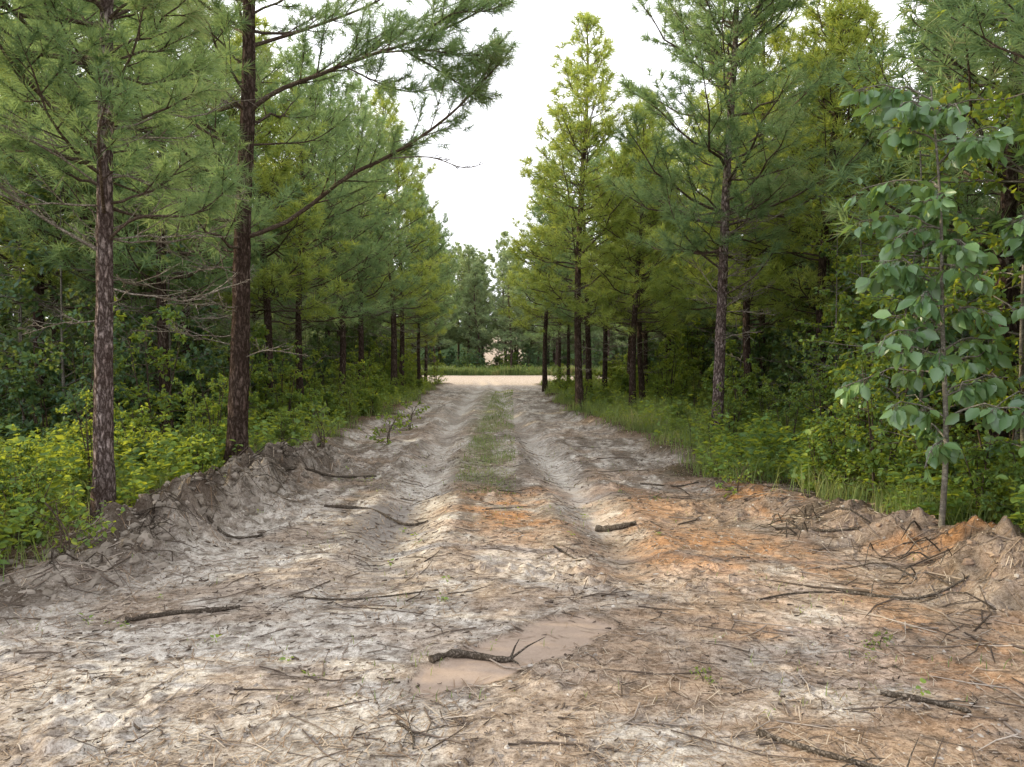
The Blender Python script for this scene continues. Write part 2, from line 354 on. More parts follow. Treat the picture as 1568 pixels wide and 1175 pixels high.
def pine(rng, H, cb, maxR, r0, k=45, L=.19, w=.008, step=.42, trunk=None, filt=None, extra=[], dead=(1.0, 10),
         hero=False, per=(4, 6), tsp=.22, prof=.62, nside=12, dens=1.0, flare=.35):
    mb = MB()
    if trunk is None:
        tz = np.linspace(-.15, H, 14)
        a = rng.uniform(-.18, .18, 4); tx = a[0]*(tz/H)*1.5+a[1]*np.sin(tz*.7); ty = a[2]*(tz/H)*1.5+a[3]*np.sin(tz*.6)
        tr = np.stack([tx-tx[0], ty-ty[0], tz], -1)
    else: tr = smoothpath(trunk, 60)
    kk = 260 if hero else 24
    P = smoothpath(tr, kk); hz = P[:, 2]
    rad = r0*np.clip(1-hz/H, .01, 1)**.75+.008; rad = rad*(1+flare*np.exp(-np.clip(hz, 0, None)/.3)); rad[-1] = .004
    ns = 28 if hero else nside
    V, F = tube(P, rad, ns)
    if hero:
        c = np.repeat(P, ns, 0); dv = V-c; ang = np.arctan2(dv[:, 1], dv[:, 0])
        nz = fbm(np.cos(ang)*2.2+np.sin(ang)*3.1+7+V[:, 0]*0, V[:, 2]*7+np.sin(ang)*1.5, 5, 3)-.5
        nz2 = fbm(ang*4, V[:, 2]*14, 6, 2)-.5
        V = c+dv*(1+.2*nz+.16*nz2)[:, None]
    mb.add(V, F, 0)
    def tp(z):
        i = np.clip(np.searchsorted(hz, z), 1, len(P)-1); f = (z-hz[i-1])/max(hz[i]-hz[i-1], 1e-6); return P[i-1]*(1-f)+P[i]*f
    z = cb
    while z < H-.15:
        t = (z-cb)/(H-cb); nb = rng.integers(*per); a0 = rng.uniform(0, 6.28)
        for j in range(nb):
            zz = z+rng.uniform(-.18, .18); az = a0+j*6.283/nb+rng.uniform(-.4, .4)
            ln = maxR*(1-t)**prof*rng.uniform(.5, 1.15)*(.75+.25*min(1, t*5))+.15
            el = math.radians(6+45*t+rng.uniform(-12, 15))
            if filt:
                f = filt(zz, az)
                if f <= 0: continue
                ln *= f
            pa = branch_path(tp(zz), az, el, ln, rng, curl=rng.uniform(.2, .42))
            rb = min(.006+.010*ln, rad[np.clip(np.searchsorted(hz, zz), 0, len(P)-1)]*.6)
            grow_branch(mb, pa, rb, rng, k, L, w, tsp, dens=dens)
        z += step*rng.uniform(.7, 1.3)*(1-.25*t)
    top = tp(H); mb.add(*needles(np.array([top, top-[0, 0, .2], top-[0, 0, .4]]), np.array([[0, 0, 1.0]]*3), k, L, w, rng), 1)
    for q in range(dead[1]):
        zz = rng.uniform(dead[0], cb+.8); az = rng.uniform(0, 6.28)
        if filt and filt(zz, az) <= 0: continue
        ln = rng.uniform(.4, 1.5)*(.5+.5*zz/cb)
        grow_branch(mb, branch_path(tp(zz), az, math.radians(rng.uniform(-10, 30)), ln, rng, curl=rng.uniform(-.2, .3)), .004+.005*ln, rng, k, L, w, bare=True)
    for e in extra: grow_branch(mb, smoothpath(e['pts'], 16), e['r'], rng, e.get('k', k), e.get('L', L), w, e.get('sp', .13), e.get('sf', .3), e.get('sl', .4), bare=e.get('bare', False), sides=7, lmax=e.get('lmax', .6), dens=e.get('dens', 1.3))
    return mb

def gz(x, y): return float(height(np.array([x]), np.array([y]))[0])
PM = [M_bark, M_needle, M_branch, M_deadb]; PMY = [M_bark, M_needle_suntint, M_branch, M_deadb]; PMG = [M_bark_g, M_needle, M_branch, M_deadb]; PMF = [M_bark, M_needle_haze, M_branch, M_deadb]
rA = np.random.default_rng(11)
fA = lambda z, a: (0.6 if math.cos(a) > .55 else 1.0)*(0.9 if math.sin(a) < -.6 else 1)
mA = pine(rA, 9.0, 2.95, 2.1, .078, k=56, L=.20, w=.0062, step=.38, hero=True, filt=fA, tsp=.17, dead=(1.7, 22), per=(4, 7), flare=.5,
             trunk=[(0, 0, -.2), (.02, 0, 1.2), (.05, 0, 2.2), (.08, 0, 3.6), (.11, .02, 4.8), (.16, .05, 7), (.15, .05, 9.0)],
             extra=[dict(pts=[(.04, 0, 2.42), (-.45, -.2, 2.75), (-.95, -.4, 3.2)], r=.018, bare=True),
                    dict(pts=[(.05, 0, 2.5), (.4, -.1, 2.72), (.9, -.1, 2.75), (1.3, -.2, 3.0)], r=.018, sf=.5, sl=.5),
                    dict(pts=[(.06, 0, 2.75), (.3, -.5, 2.95), (.5, -.9, 3.25), (.7, -1.1, 3.5)], r=.016, sf=.4),
                    dict(pts=[(.08, 0, 3.5), (.3, -.2, 3.85), (.55, -.4, 4.1), (.7, -.5, 4.5)], r=.018, sf=.5)])
meA = mA.mesh('pine_a', PMG); obj('pine_tree', meA, (-3.72, 7.0, gz(-3.72, 7.0)))
rB = np.random.default_rng(12)
def fB(z, a):
    c = math.cos(a)
    if c > .35 and z < 5.3: return 0
    return .8 if c > .2 else 1
mB = pine(rB, 10.5, 3.0, 2.3, .118, k=50, L=.20, w=.0070, step=.40, hero=True, filt=fB, tsp=.18, dead=(1.6, 18), per=(4, 7),
             trunk=[(0, 0, -.2), (.06, 0, 1.0), (.10, 0, 2.0), (.14, 0, 3.2), (.22, 0, 4.6), (.25, 0, 6.1), (.27, 0, 8.2), (.27, 0, 10.5)],
             extra=[dict(pts=[(.14, 0, 2.95), (.76, -.1, 3.16), (1.5, -.4, 3.6), (2.0, -.6, 3.78), (2.48, -.7, 4.03), (2.86, -.7, 4.33), (3.2, -.7, 4.68), (3.5, -.75, 5.0)], r=.030, sf=.25, sl=.28, sp=.14, lmax=.9, dens=1.8, L=.20, k=40),
                    dict(pts=[(.22, 0, 4.5), (.6, -.1, 4.72), (1.2, -.3, 4.86), (1.75, -.5, 4.98), (2.4, -.7, 5.1), (3.0, -.7, 5.36), (3.42, -.7, 5.62)], r=.032, sf=.2, sl=.34, sp=.14, lmax=1.0, dens=1.9, k=40),
                    dict(pts=[(1.2, -.3, 4.86), (1.8, -.2, 5.2), (2.4, -.3, 5.5), (2.95, -.3, 5.75)], r=.018, sf=.2, sl=.45, sp=.14, lmax=.8, dens=1.8, k=40),
                    dict(pts=[(2.0, -.6, 5.0), (2.5, -.8, 4.95), (3.0, -.9, 4.85), (3.35, -.9, 4.95)], r=.012, sf=.1, sl=.5, sp=.14, lmax=.6, dens=2, k=40),
                    dict(pts=[(2.2, -.6, 5.05), (2.6, -.5, 4.85), (3.0, -.5, 4.6), (3.25, -.5, 4.5)], r=.011, sf=.1, sl=.5, sp=.14, lmax=.6, dens=2, k=40),
                    dict(pts=[(2.86, -.7, 4.33), (3.1, -.5, 4.7), (3.25, -.4, 5.0), (3.3, -.4, 5.2)], r=.011, sf=.1, sl=.6, sp=.14, lmax=.6, dens=2.2, k=40),
                    dict(pts=[(1.5, -.4, 4.92), (1.9, -.5, 4.7), (2.3, -.6, 4.55), (2.7, -.6, 4.6)], r=.011, sf=.2, sl=.5, sp=.14, lmax=.5, dens=1.8, k=40),
                    dict(pts=[(2.4, -.7, 5.1), (2.8, -.9, 5.3), (3.2, -1.0, 5.3), (3.5, -1.0, 5.4)], r=.012, sf=.1, sl=.5, sp=.14, lmax=.6, dens=2, k=40),
                    dict(pts=[(.24, 0, 5.3), (.9, .2, 5.6), (1.7, .3, 5.95), (2.4, .2, 6.3)], r=.026, sf=.3, sl=.4, sp=.15, lmax=.8, k=36),
                    dict(pts=[(.2, 0, 4.1), (.5, .3, 4.2), (.9, .5, 4.3), (1.3, .6, 4.6)], r=.016, sf=.3, sl=.45, sp=.16, k=36),
                    dict(pts=[(2.0, -.6, 3.78), (2.5, -.4, 3.85), (2.9, -.3, 3.75), (3.15, -.3, 3.8)], r=.010, sf=.4, sl=.3, bare=True),
                    dict(pts=[(.12, 0, 1.45), (.5, -.3, 1.55), (.95, -.4, 1.5)], r=.010, bare=True)])
obj('pine_tree', mB.mesh('pine_b', PM), (-3.49, 9.7, gz(-3.49, 9.7)))
rC = np.random.default_rng(13)
mC = pine(rC, 9.3, 3.3, 2.2, .088, k=42, L=.21, w=.0095, step=.39, hero=True, tsp=.19, dead=(1.6, 22), per=(4, 7),
             trunk=[(0, 0, -.2), (.06, 0, 1.8), (.10, 0, 3.2), (.14, 0, 4.5), (.26, 0, 6.8), (.3, 0, 9.3)],
             extra=[dict(pts=[(.1, 0, 2.9), (-.4, -.3, 3.2), (-.8, -.4, 3.7), (-.95, -.5, 4.3)], r=.02, sf=.5), dict(pts=[(.1, 0, 2.5), (.55, -.2, 2.8), (.9, -.3, 3.3)], r=.018, sf=.5)])
meC = mC.mesh('pine_c', PMG); obj('pine_tree', meC, (3.33, 12.6, gz(3.33, 12.6)))
obj('pine_tree', meA, (-4.9, 4.9, .05), 2.4, 1.0); obj('pine_tree', meC, (5.2, 5.6, .05), 1.9, .95)
GV = []
for i, (H, cb, mr) in enumerate([(9, 2.6, 2.3), (9.8, 2.9, 2.5), (8.6, 2.4, 2.1), (10.3, 3.0, 2.4)]):
    m = pine(np.random.default_rng(30+i), H, cb, mr, .09, k=17, L=.25, w=.018, step=.46, tsp=.25, dead=(.9, 12))
    GV.append((m.mesh('pine_mid_%d' % i, PM), H))
YV = []
for i, (H, cb, mr) in enumerate([(10.4, 2.6, 2.3), (9.0, 2.6, 2.1)]):
    m = pine(np.random.default_rng(50+i), H, cb, mr, .09, k=20, L=.25, w=.018, step=.40, tsp=.23, dead=(.9, 12), prof=.8)
    YV.append((m.mesh('pine_sun_tint_%d' % i, PMY), H))
FV = []
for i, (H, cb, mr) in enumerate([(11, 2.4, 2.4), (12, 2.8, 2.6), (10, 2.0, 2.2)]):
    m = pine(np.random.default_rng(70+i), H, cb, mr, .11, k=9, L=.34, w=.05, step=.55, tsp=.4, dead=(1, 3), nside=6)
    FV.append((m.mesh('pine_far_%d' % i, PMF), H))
pts = []
def put(x, y, H, V, parent=None, v=None):
    me, h = V[R.integers(len(V)) if v is None else v]; s = H/h
    obj('pine_tree', me, (x, y, gz(x, y)-.05+float(hill(y))), R.uniform(0, 6.28), (s*R.uniform(.9, 1.15), s*R.uniform(.9, 1.15), s), parent)
    pts.append((x, y))
for x, y in [(-3.72, 7), (-3.49, 9.7), (3.33, 12.6), (3.46, 6.2), (-4.9, 4.9), (5.2, 5.6)]: pts.append((x, y))
for x, y, H in [(-5.6, 12.6, 9), (-8.8, 14.6, 9.4), (-6.6, 15.6, 9.5), (-7.2, 13.4, 8.6), (-4.9, 18, 8.6), (-4.6, 23.5, 9.8), (-4.3, 28, 11), (-4.6, 32, 10), (-4.2, 35, 8.6),
                (-4.5, 38.5, 8.6), (-4.7, 21, 9), (-4.7, 42, 9), (2.7, 27, 9.4), (3.7, 31, 9.5), (4.5, 30, 9.6), (4.9, 15.6, 9.4), (5.7, 14, 9), (5.2, 19, 9.2), (4.0, 23.5, 9.6), (5.4, 8.6, 9.5), (7.2, 11, 10),
                (2.6, 36, 9), (2.4, 40, 9), (6.8, 8.0, 9.5), (4.6, 26.5, 9.4), (3.2, 20.5, 8)]:
    put(x, y, H, GV if R.random() < .8 else YV)
put(1.85, 21, 10.8, YV, v=0); put(1.45, 34, 9.8, YV, v=1); put(-5.2, 16.4, 8.4, YV, v=1)
forest = bpy.data.objects.new('pine_forest', None); bpy.context.collection.objects.link(forest)
dist = bpy.data.objects.new('distant_pine_forest', None); bpy.context.collection.objects.link(dist)
for y0 in np.arange(-2, 43, 3.4):
    for x0 in list(np.arange(-14, -6.4, 3.6))+list(np.arange(6.8, 19, 3.2)):
        x = x0+R.uniform(-.9, .9); y = y0+R.uniform(-.9, .9)
        if y < 6 and abs(x) < 8.5: continue
        if x < 0 and y < 13.5-.0*x: continue
        if min((x-a)**2+(y-b)**2 for a, b in pts) < 2.6: continue
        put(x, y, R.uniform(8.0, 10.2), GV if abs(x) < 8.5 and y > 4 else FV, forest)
for y0 in list(np.arange(68, 80, 3.4))+[88]:
    for x0 in np.arange(-36, 37, 3.0):
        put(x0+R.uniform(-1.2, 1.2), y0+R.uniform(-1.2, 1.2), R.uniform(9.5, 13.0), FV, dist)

# ------------------------------------------------------------------ broadleaf generator
def broadleaf(rng, H, Rr, stems, nb, nt_, nl, ls, r0=.03, drop=.3, base_leaf=.15, upright=.5):
    mb = MB(); P = []; D = []
    for s in range(stems):
        az = rng.uniform(0, 6.28); lean = rng.uniform(.1, .5)*Rr*(0 if stems == 1 else 1); hh = H*rng.uniform(.75, 1.05)
        pth = smoothpath([(0.08*math.cos(az)*(stems > 1), 0.08*math.sin(az)*(stems > 1), -.1), (lean*.3*math.cos(az)+rng.uniform(-.1, .1), lean*.3*math.sin(az)+rng.uniform(-.1, .1), hh*.4), (lean*math.cos(az), lean*math.sin(az), hh)], 10)
        mb.add(*tube(pth, np.linspace(r0, .005, 10), 6), 1)
        for b in range(nb):
            f = base_leaf+(1-base_leaf)*(b+rng.random())/nb; i = f*8.99; p = pth[int(i)]*(1-i % 1)+pth[int(i)+1]*(i % 1)
            a = rng.uniform(0, 6.28); el = math.radians(rng.uniform(0, 60))*upright*1.4
            ln = Rr*rng.uniform(.5, 1)*(1-.55*f)
            q = branch_path(p, a, el, ln, rng, curl=rng.uniform(-.25, .2), n=5); mb.add(*tube(q, np.linspace(r0*.35, .003, 5), 4), 1)
            for t in range(nt_):
                g = rng.uniform(.25, 1)*3.99; pp = q[int(g)]*(1-g % 1)+q[int(g)+1]*(g % 1)
                d = (q[-1]-q[0])/ln+rng.normal(size=3)*.7; d = d/np.linalg.norm(d); l = ln*rng.uniform(.15, .4)
                mb.add(*tube(np.stack([pp, pp+d*l]), [.004, .002], 3), 1)
                u = rng.uniform(.1, 1.05, nl)[:, None]
                P.append(pp+d*l*u); D.append(d*.6+rng.normal(size=(nl, 3))*.7+np.array([0, 0, -drop]))
    P = np.concatenate(P); D = np.concatenate(D)
    mb.add(*leaves(P, D, ls*rng.uniform(.6, 1.2, len(P)), rng), 0)
    return mb
BV = []; BD = []
for i, (H, r) in enumerate([(2.2, 1.1), (3.0, 1.4), (1.6, 1.0)]):
    BV.append(broadleaf(np.random.default_rng(90+i), H, r, 5, 9, 6, 8, .105).mesh('shrub_%d' % i, [M_leaf, M_branch]))
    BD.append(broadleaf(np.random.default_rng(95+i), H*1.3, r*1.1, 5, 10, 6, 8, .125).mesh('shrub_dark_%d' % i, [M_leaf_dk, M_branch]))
TV = [broadleaf(np.random.default_rng(110+i), H, r, 1, 26, 9, 9, ls, r0=.035, base_leaf=.2).mesh('understory_%d' % i, [m, M_grey])
      for i, (H, r, ls, m) in enumerate([(5.0, 2.0, .11, M_leaf_dk), (4.2, 1.8, .13, M_leaf), (5.6, 2.2, .085, M_leaf)])]
thick = bpy.data.objects.new('understory_thicket', None); bpy.context.collection.objects.link(thick)
for x, y, v, s in [(-5.9, 5.5, 0, .85), (-4.9, 5.4, 1, .6), (-5.6, 12.6, 0, .85), (-7.4, 12.8, 0, .95), (-8.6, 13.6, 0, .9), (-6.5, 13.2, 0, .9), (-5.4, 16, 1, .6), (-9.8, 15.5, 0, 1), (-8.0, 16.5, 0, 1),
                   (4.9, 7.6, 2, 1.0), (5.6, 10.4, 0, .9), (6.0, 6.9, 2, 1.1), (5.1, 12.2, 2, .7), (6.8, 9.5, 0, 1), (4.4, 5.0, 1, .85), (6.2, 16, 0, .9), (5.2, 17.5, 1, .6), (4.35, 9.4, 1, .55),
                   (4.5, 6.7, 2, .9), (4.3, 8.3, 2, .75), (5.2, 5.8, 1, 1.1), (4.9, 11.0, 2, .7), (6.3, 12.8, 0, 1)]:
    obj('understory_tree', TV[v], (x, y, gz(x, y)-.05), R.uniform(0, 6.28), s*R.uniform(.9, 1.1))
for side in (-1, 1):
    for k_ in range(190):
        y = 5.0+37*R.random()**1.25; a = R.random()
        x = side*(3.9+(5.5 if side < 0 else 7.5)*a**1.1)
        if side > 0 and y < 7 and x < 4.2: continue
        if abs(x) < 5.0 and y < 20 and R.random() < .4: continue
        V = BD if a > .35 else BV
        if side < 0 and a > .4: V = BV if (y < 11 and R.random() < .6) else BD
        sc_ = R.uniform(.3, .65) if a < .25 else (R.uniform(.6, 1.1) if side > 0 else R.uniform(.4, .8))
        if side < 0 and 6.4 < y+(x+3.5)*.2 < 9.8:
            if a > .3 and R.random() < .35: continue
            sc_ = R.uniform(.2, .42)
        obj('shrub', V[R.integers(3)], (x, y, gz(x, y)-.08), R.uniform(0, 6.28), sc_, thick)
for k_ in range(60):
    side = R.choice([-1, 1]); y = R.uniform(6, 34); xl, xr = edges(np.array([y])); x = xl[0]-R.uniform(.35, 1.2) if side < 0 else xr[0]+R.uniform(.5, 1.6)
    obj('shrub', BV[R.integers(3)], (x, y, gz(x, y)-.05), R.uniform(0, 6.28), R.uniform(.18, .42), thick)
for x, y, s in [(3.9, 5.9, .42), (4.2, 6.6, .5), (4.0, 7.4, .5), (4.4, 5.4, .5), (3.7, 8.6, .4), (-3.9, 6.3, .3), (-4.2, 7.7, .36), (-4.4, 8.6, .42), (-4.0, 10.4, .42), (-4.6, 9.4, .4), (3.75, 7.9, .5), (4.1, 9.0, .5)]:
    obj('shrub', BV[R.integers(3)], (x, y, gz(x, y)-.05), R.uniform(0, 6.28), s, thick)
for k_ in range(46):   # edge of the wood on the far left
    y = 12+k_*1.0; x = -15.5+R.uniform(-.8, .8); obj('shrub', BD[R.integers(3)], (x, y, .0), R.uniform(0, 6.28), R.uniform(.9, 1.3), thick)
for k_ in range(12):
    y = 13+k_*2.6; obj('pine_tree', FV[R.integers(3)][0], (-17.5+R.uniform(-.8, .8), y, 0), R.uniform(0, 6.28), .75, forest)
for k_ in range(150):
    x = R.uniform(-24, 24); y = R.uniform(66, 74); obj('shrub', (BV+BD)[R.integers(6)], (x, y, .0), R.uniform(0, 6.28), R.uniform(.4, 1.0), thick)

rs = np.random.default_rng(5); mb = MB()
tp_ = smoothpath([(0, 0, -.1), (.03, 0, .7), (-.02, 0, 1.7), (-.08, -.05, 2.6), (-.2, -.1, 3.5)], 24)
mb.add(*tube(tp_, np.linspace(.026, .006, 24), 10), 1); P = []; D = []
for f in list(np.linspace(.27, .99, 36)):
    i = f*22.9; p = tp_[int(i)]; a = rs.choice([math.pi, math.pi*1.2, math.pi*.8, 0.2, -1.2, 1.4, math.pi*1.4, math.pi]); ln = rs.uniform(.5, 1.0)*(1-.35*f)
    q = branch_path(p, a+rs.uniform(-.3, .3), math.radians(rs.uniform(5, 40)), ln, rs, curl=-.45, n=7); mb.add(*tube(q, np.linspace(.009, .003, 7), 5), 1)
    for t in range(15):
        g = rs.uniform(.2, 1)*5.99; pp = q[int(g)]*(1-g % 1)+q[int(g)+1]*(g % 1)
        for _ in range(2):
            d = nrm(np.array([math.cos(a), math.sin(a), 0])*.4+rs.normal(size=3)*.5+[0, 0, -.85]); st_ = pp+d*.05
            mb.add(*tube(np.stack([pp, st_]), [.002, .0015], 3), 1); P.append(st_); D.append(d)
P = np.array(P); D = np.array(D); mb.add(*leaves(P, D, .14*rs.uniform(.45, 1.2, len(P)), rs, .9), 0)
meS = mb.mesh('sapling', [M_leaf_hero, M_grey]); obj('broadleaf_sapling', meS, (3.46, 6.2, gz(3.46, 6.2)))
obj('broadleaf_sapling', meS, (4.25, 6.1, gz(4.25, 6.1)), .9, .9); obj('broadleaf_sapling', meS, (4.2, 8.4, gz(4.2, 8.4)), 2.2, .85)

# ------------------------------------------------------------------ ground cover
def scatter(n, x0, x1, y0, y1, pw=1.6):
    x = R.uniform(x0, x1, n); y = y0+(y1-y0)*R.random(n)**pw; return x, y
def veg_keep(x, y, off=.15):
    o2 = off+np.where(x > 0, .5*sst(12, 9, y), .15*sst(12, 9, y))*(.3+1.2*vn(x*2.2, y*2.2, 97))
    m = roadmask(x-np.sign(x)*o2, y); k = (R.random(len(x)) > m*1.02)
    for tx, ty in ((-3.72, 7.0), (-3.49, 9.7), (3.33, 12.6)):   # trampled, bare patch on the road side of the big trunks
        k &= ~((np.abs(x-tx) < .42) & (y > ty-1.3) & (y < ty+.1) & (R.random(len(x)) < .85))
    return k
def grass(n, box, hmin, hmax, w, keep=True, patch=.45):
    x, y = scatter(n, *box); d = fbm(x*1.3, y*1.3, 99, 3)
    k = (d > patch-.12*R.random(n))
    if keep: k &= veg_keep(x, y)
    x = x[k]; y = y[k]; N = len(x); z = height(x, y)-.01
    h = R.uniform(hmin, hmax, N)*(.4+1.2*vn(x*1.6, y*1.6, 98)); a = R.uniform(0, 6.28, N); ln = R.uniform(.1, 1.1, N)*h
    ww = w*(1+y*.07)
    s = np.stack([-np.sin(a), np.cos(a), 0*a], -1)*ww[:, None]/2; dr = np.stack([np.cos(a), np.sin(a), 0*a], -1)
    b = np.stack([x, y, z], -1); m_ = b+dr*(ln*.3)[:, None]; m_[:, 2] += h*.6; t = b+dr*ln[:, None]; t[:, 2] += h*.95
    V = np.stack([b-s, b+s, m_+s*.8, m_-s*.8, t], 1).reshape(-1, 3); o = np.arange(N)[:, None]*5
    return V, o+np.array([[0, 1, 2, 3]]), o+np.array([[3, 2, 4]])
mb = MB()
for n, box, h0, h1, w, kp, pt in [(90000, (1.3, 7, 5.5, 42), .06, .36, .0055, True, .48), (45000, (-7.5, -2.6, 5.2, 42), .06, .28, .0055, True, .5),
                                  (5500, (-.75, .05, 9, 36), .015, .08, .0048, False, .40), (40000, (-24, 24, 63, 68), .2, .7, .014, False, .2), (1500, (-3, 3.3, 3.5, 14), .02, .06, .004, False, .6)]:
    V, q, t = grass(n, box, h0, h1, w, kp, pt); nb_ = len(V)
    mb.add(V, q, 0); mb.f.append((t+mb.n-nb_, 0))
obj('grass', mb.mesh('grass', [M_grass]))
def weeds(n, box, hmin, hmax, ls, nleaf, keep=True, patch=.42, off=.2):
    x, y = scatter(n, *box); k = fbm(x*.9+5, y*.9, 101, 3) > patch-.1*R.random(n)
    if keep: k &= veg_keep(x, y, off)
    x = x[k]; y = y[k]; N = len(x); z = height(x, y); h = R.uniform(hmin, hmax, N)
    lx = R.normal(size=(N, 2))*.15
    stem = np.stack([x, y, z], -1); top = stem+np.concatenate([lx*h[:, None]*2, h[:, None]], 1)
    s = np.array([[.003, 0, 0]]); Vs = np.stack([stem-s, stem+s, top], 1).reshape(-1, 3); Fs = np.arange(3*N).reshape(-1, 3)
    u = R.uniform(.25, 1.05, (N, nleaf, 1)); P = (stem[:, None]*(1-u)+top[:, None]*u).reshape(-1, 3)
    a = R.uniform(0, 6.28, len(P)); D = np.stack([np.cos(a), np.sin(a), R.uniform(-.3, .7, len(P))], -1)
    P = P+D*.015; sz = np.repeat(R.uniform(.4, 1.3, N), nleaf)
    V, F = leaves(P, D, ls*sz*R.uniform(.6, 1.2, len(P)), R, .35)
    return (Vs, Fs), (V, F)
mb = MB()
for a in [(4200, (1.5, 8, 5.3, 40), .10, .6, .07, 14), (3400, (-8, -2.8, 5.0, 40), .10, .55, .075, 14), (700, (-24, 24, 64, 68), .3, .9, .14, 12, False, .2),
          (50, (-3.0, 3.2, 3.4, 14), .02, .05, .03, 5, False, .2), (1500, (2.6, 5.5, 4.6, 12), .1, .75, .085, 16), (1000, (-6, -3.1, 5.2, 11), .15, .65, .085, 16)]:
    S_, Lf = weeds(*a); mb.add(*S_, 0); mb.add(*Lf, 0)
obj('weeds', mb.mesh('weeds', [M_leaf]))

def gpts(n, box, pw=1.5, lift=.004):
    x, y = scatter(n, *box, pw); return np.stack([x, y, height(x, y)+lift], -1)
N = 52000; P = gpts(N, (-5, 5, 2.4, 20), 1.8); a = R.uniform(0, 6.28, N); l = R.uniform(.03, .13, N)
D = np.stack([np.cos(a), np.sin(a), 0*a], -1); E = P+D*l[:, None]; E[:, 2] = height(E[:, 0], E[:, 1])+R.uniform(.002, .012, N)
k = fbm(P[:, 0]*1.5, P[:, 1]*1.5, 120, 3) > .5-.22*R.random(N); k &= (mudmask(P[:, 0], P[:, 1])[0] < R.uniform(.2, 1.1, N))
P = P[k]; E = E[k]; D = D[k]; N = len(P)
S_ = np.stack([-D[:, 1], D[:, 0], 0*D[:, 0]], -1)*(.0013+.00018*P[:, 1:2])
mb = MB(); mb.add(np.stack([P-S_, P+S_, E+S_, E-S_], 1).reshape(-1, 3), np.arange(4*N).reshape(-1, 4))
obj('pine_straw_litter', mb.mesh('pine_straw', [M_straw], False))
def sticks(N, box, l0, l1, r0_, r1, pw=1.5, patch=0):
    P = gpts(N, box, pw); P = P[mudmask(P[:, 0], P[:, 1])[0] < R.uniform(.2, 1.08, len(P))]
    if patch: P = P[fbm(P[:, 0]*1.3, P[:, 1]*1.3, 121, 3) > patch-.12*R.random(len(P))]
    N = len(P)
    a = R.uniform(0, 6.28, N); l = l0+(l1-l0)*R.random(N)**2.2; r = R.uniform(r0_, r1, N)*(.5+l/l1)
    D = np.stack([np.cos(a), np.sin(a), 0*a], -1); V = []
    A = np.stack([-np.sin(a), np.cos(a), 0*a], -1); bend = R.normal(0, .12, N)*l
    for t, rs_ in ((0, 1), (.5, .85), (1, .35)):
        c = P+D*(l*t)[:, None]+A*(bend*(t*(1-t)*4))[:, None]; c[:, 2] = height(c[:, 0], c[:, 1])+r*.6+(0.004)
        for q in range(4):
            an = q*math.pi/2; V.append(c+A*(r*rs_*math.cos(an))[:, None]+np.array([[0, 0, 1.0]])*(r*rs_*math.sin(an))[:, None])
    V = np.stack(V, 1).reshape(-1, 3); o = np.arange(N)[:, None]*12; F = []
    for s_ in (0, 4):
        for q in range(4): F.append(o+np.array([[s_+q, s_+(q+1) % 4, s_+4+(q+1) % 4, s_+4+q]]))
    F.append(o+np.array([[0, 1, 2, 3]])); return V, np.concatenate(F)
mb = MB(); mb.add(*sticks(3600, (-4.5, 4.6, 2.4, 16), .03, .35, .0012, .004, 1.6)); mb.add(*sticks(26000, (-4.5, 4.6, 2.4, 13), .010, .055, .0010, .0045, 1.7, .46)); mb.add(*sticks(100, (-3.6, 4.3, 2.6, 14), .25, .8, .002, .006, 1.3))
mb.add(*sticks(500, (2.4, 4.4, 4.2, 9.5), .15, .7, .002, .006, 1.2)); mb.add(*sticks(300, (-4.2, -2.7, 5.2, 10.5), .12, .5, .002, .006, 1.2))
obj('twig_litter', mb.mesh('twig_litter', [M_twig]))
def ico(sub):
    bm = bmesh.new(); bmesh.ops.create_icosphere(bm, subdivisions=sub, radius=1); bm.verts.ensure_lookup_table()
    r_ = np.array([v.co[:] for v in bm.verts]), np.array([[v.index for v in f.verts] for f in bm.faces]); bm.free(); return r_
I1 = ico(1); I2 = ico(2)
def clods(P, r, mat, mb, IC=I2):
    IV, IF = IC
    N = len(P); sc = R.uniform(.6, 1.3, (N, 1, 3))*np.array([1, 1, .7]); sd = R.uniform(0, 50, (N, 1))
    P = P.copy(); P[:, 2] -= r*.3
    v = IV[None]*sc*r[:, None, None]; nz = vn(IV[None, :, 0]*1.8+sd, IV[None, :, 1]*1.8+IV[None, :, 2]*1.3+sd, 3)+.6*vn(IV[None, :, 0]*4+sd, IV[None, :, 2]*4+IV[None, :, 1]*3, 8)
    v = v*(.3+.85*nz)[..., None]; V = (P[:, None]+v).reshape(-1, 3)
    F = (np.arange(N)[:, None, None]*len(IV)+IF[None]).reshape(-1, 3); mb.add(V, F, mat)
mb = MB()
y = R.uniform(5, 12, 3600); xl, xr = edges(y); x = xl+R.normal(.14, .32, 3600); clods(np.stack([x, y, height(x, y)+.0], -1), .006+.055*R.random(3600)**5, 0, mb)
y = R.uniform(3.8, 9.5, 1100); xl, xr = edges(y); x = xr+R.normal(.15, .38, 1100); clods(np.stack([x, y, height(x, y)], -1), .005+.04*R.random(1100)**6, 1, mb)
P = gpts(16000, (-3.8, 4, 2.4, 16), 1.7, 0); P = P[fbm(P[:, 0]*1.2, P[:, 1]*1.2, 130, 3) > .5-.15*R.random(len(P))]; P = P[mudmask(P[:, 0], P[:, 1])[0] < .5]; clods(P, .003+.018*R.random(len(P))**5, 2, mb, I1)
obj('soil_clods', mb.mesh('soil_clods', [M_clod, M_clod_o, M_clod_p], False))
mb = MB()
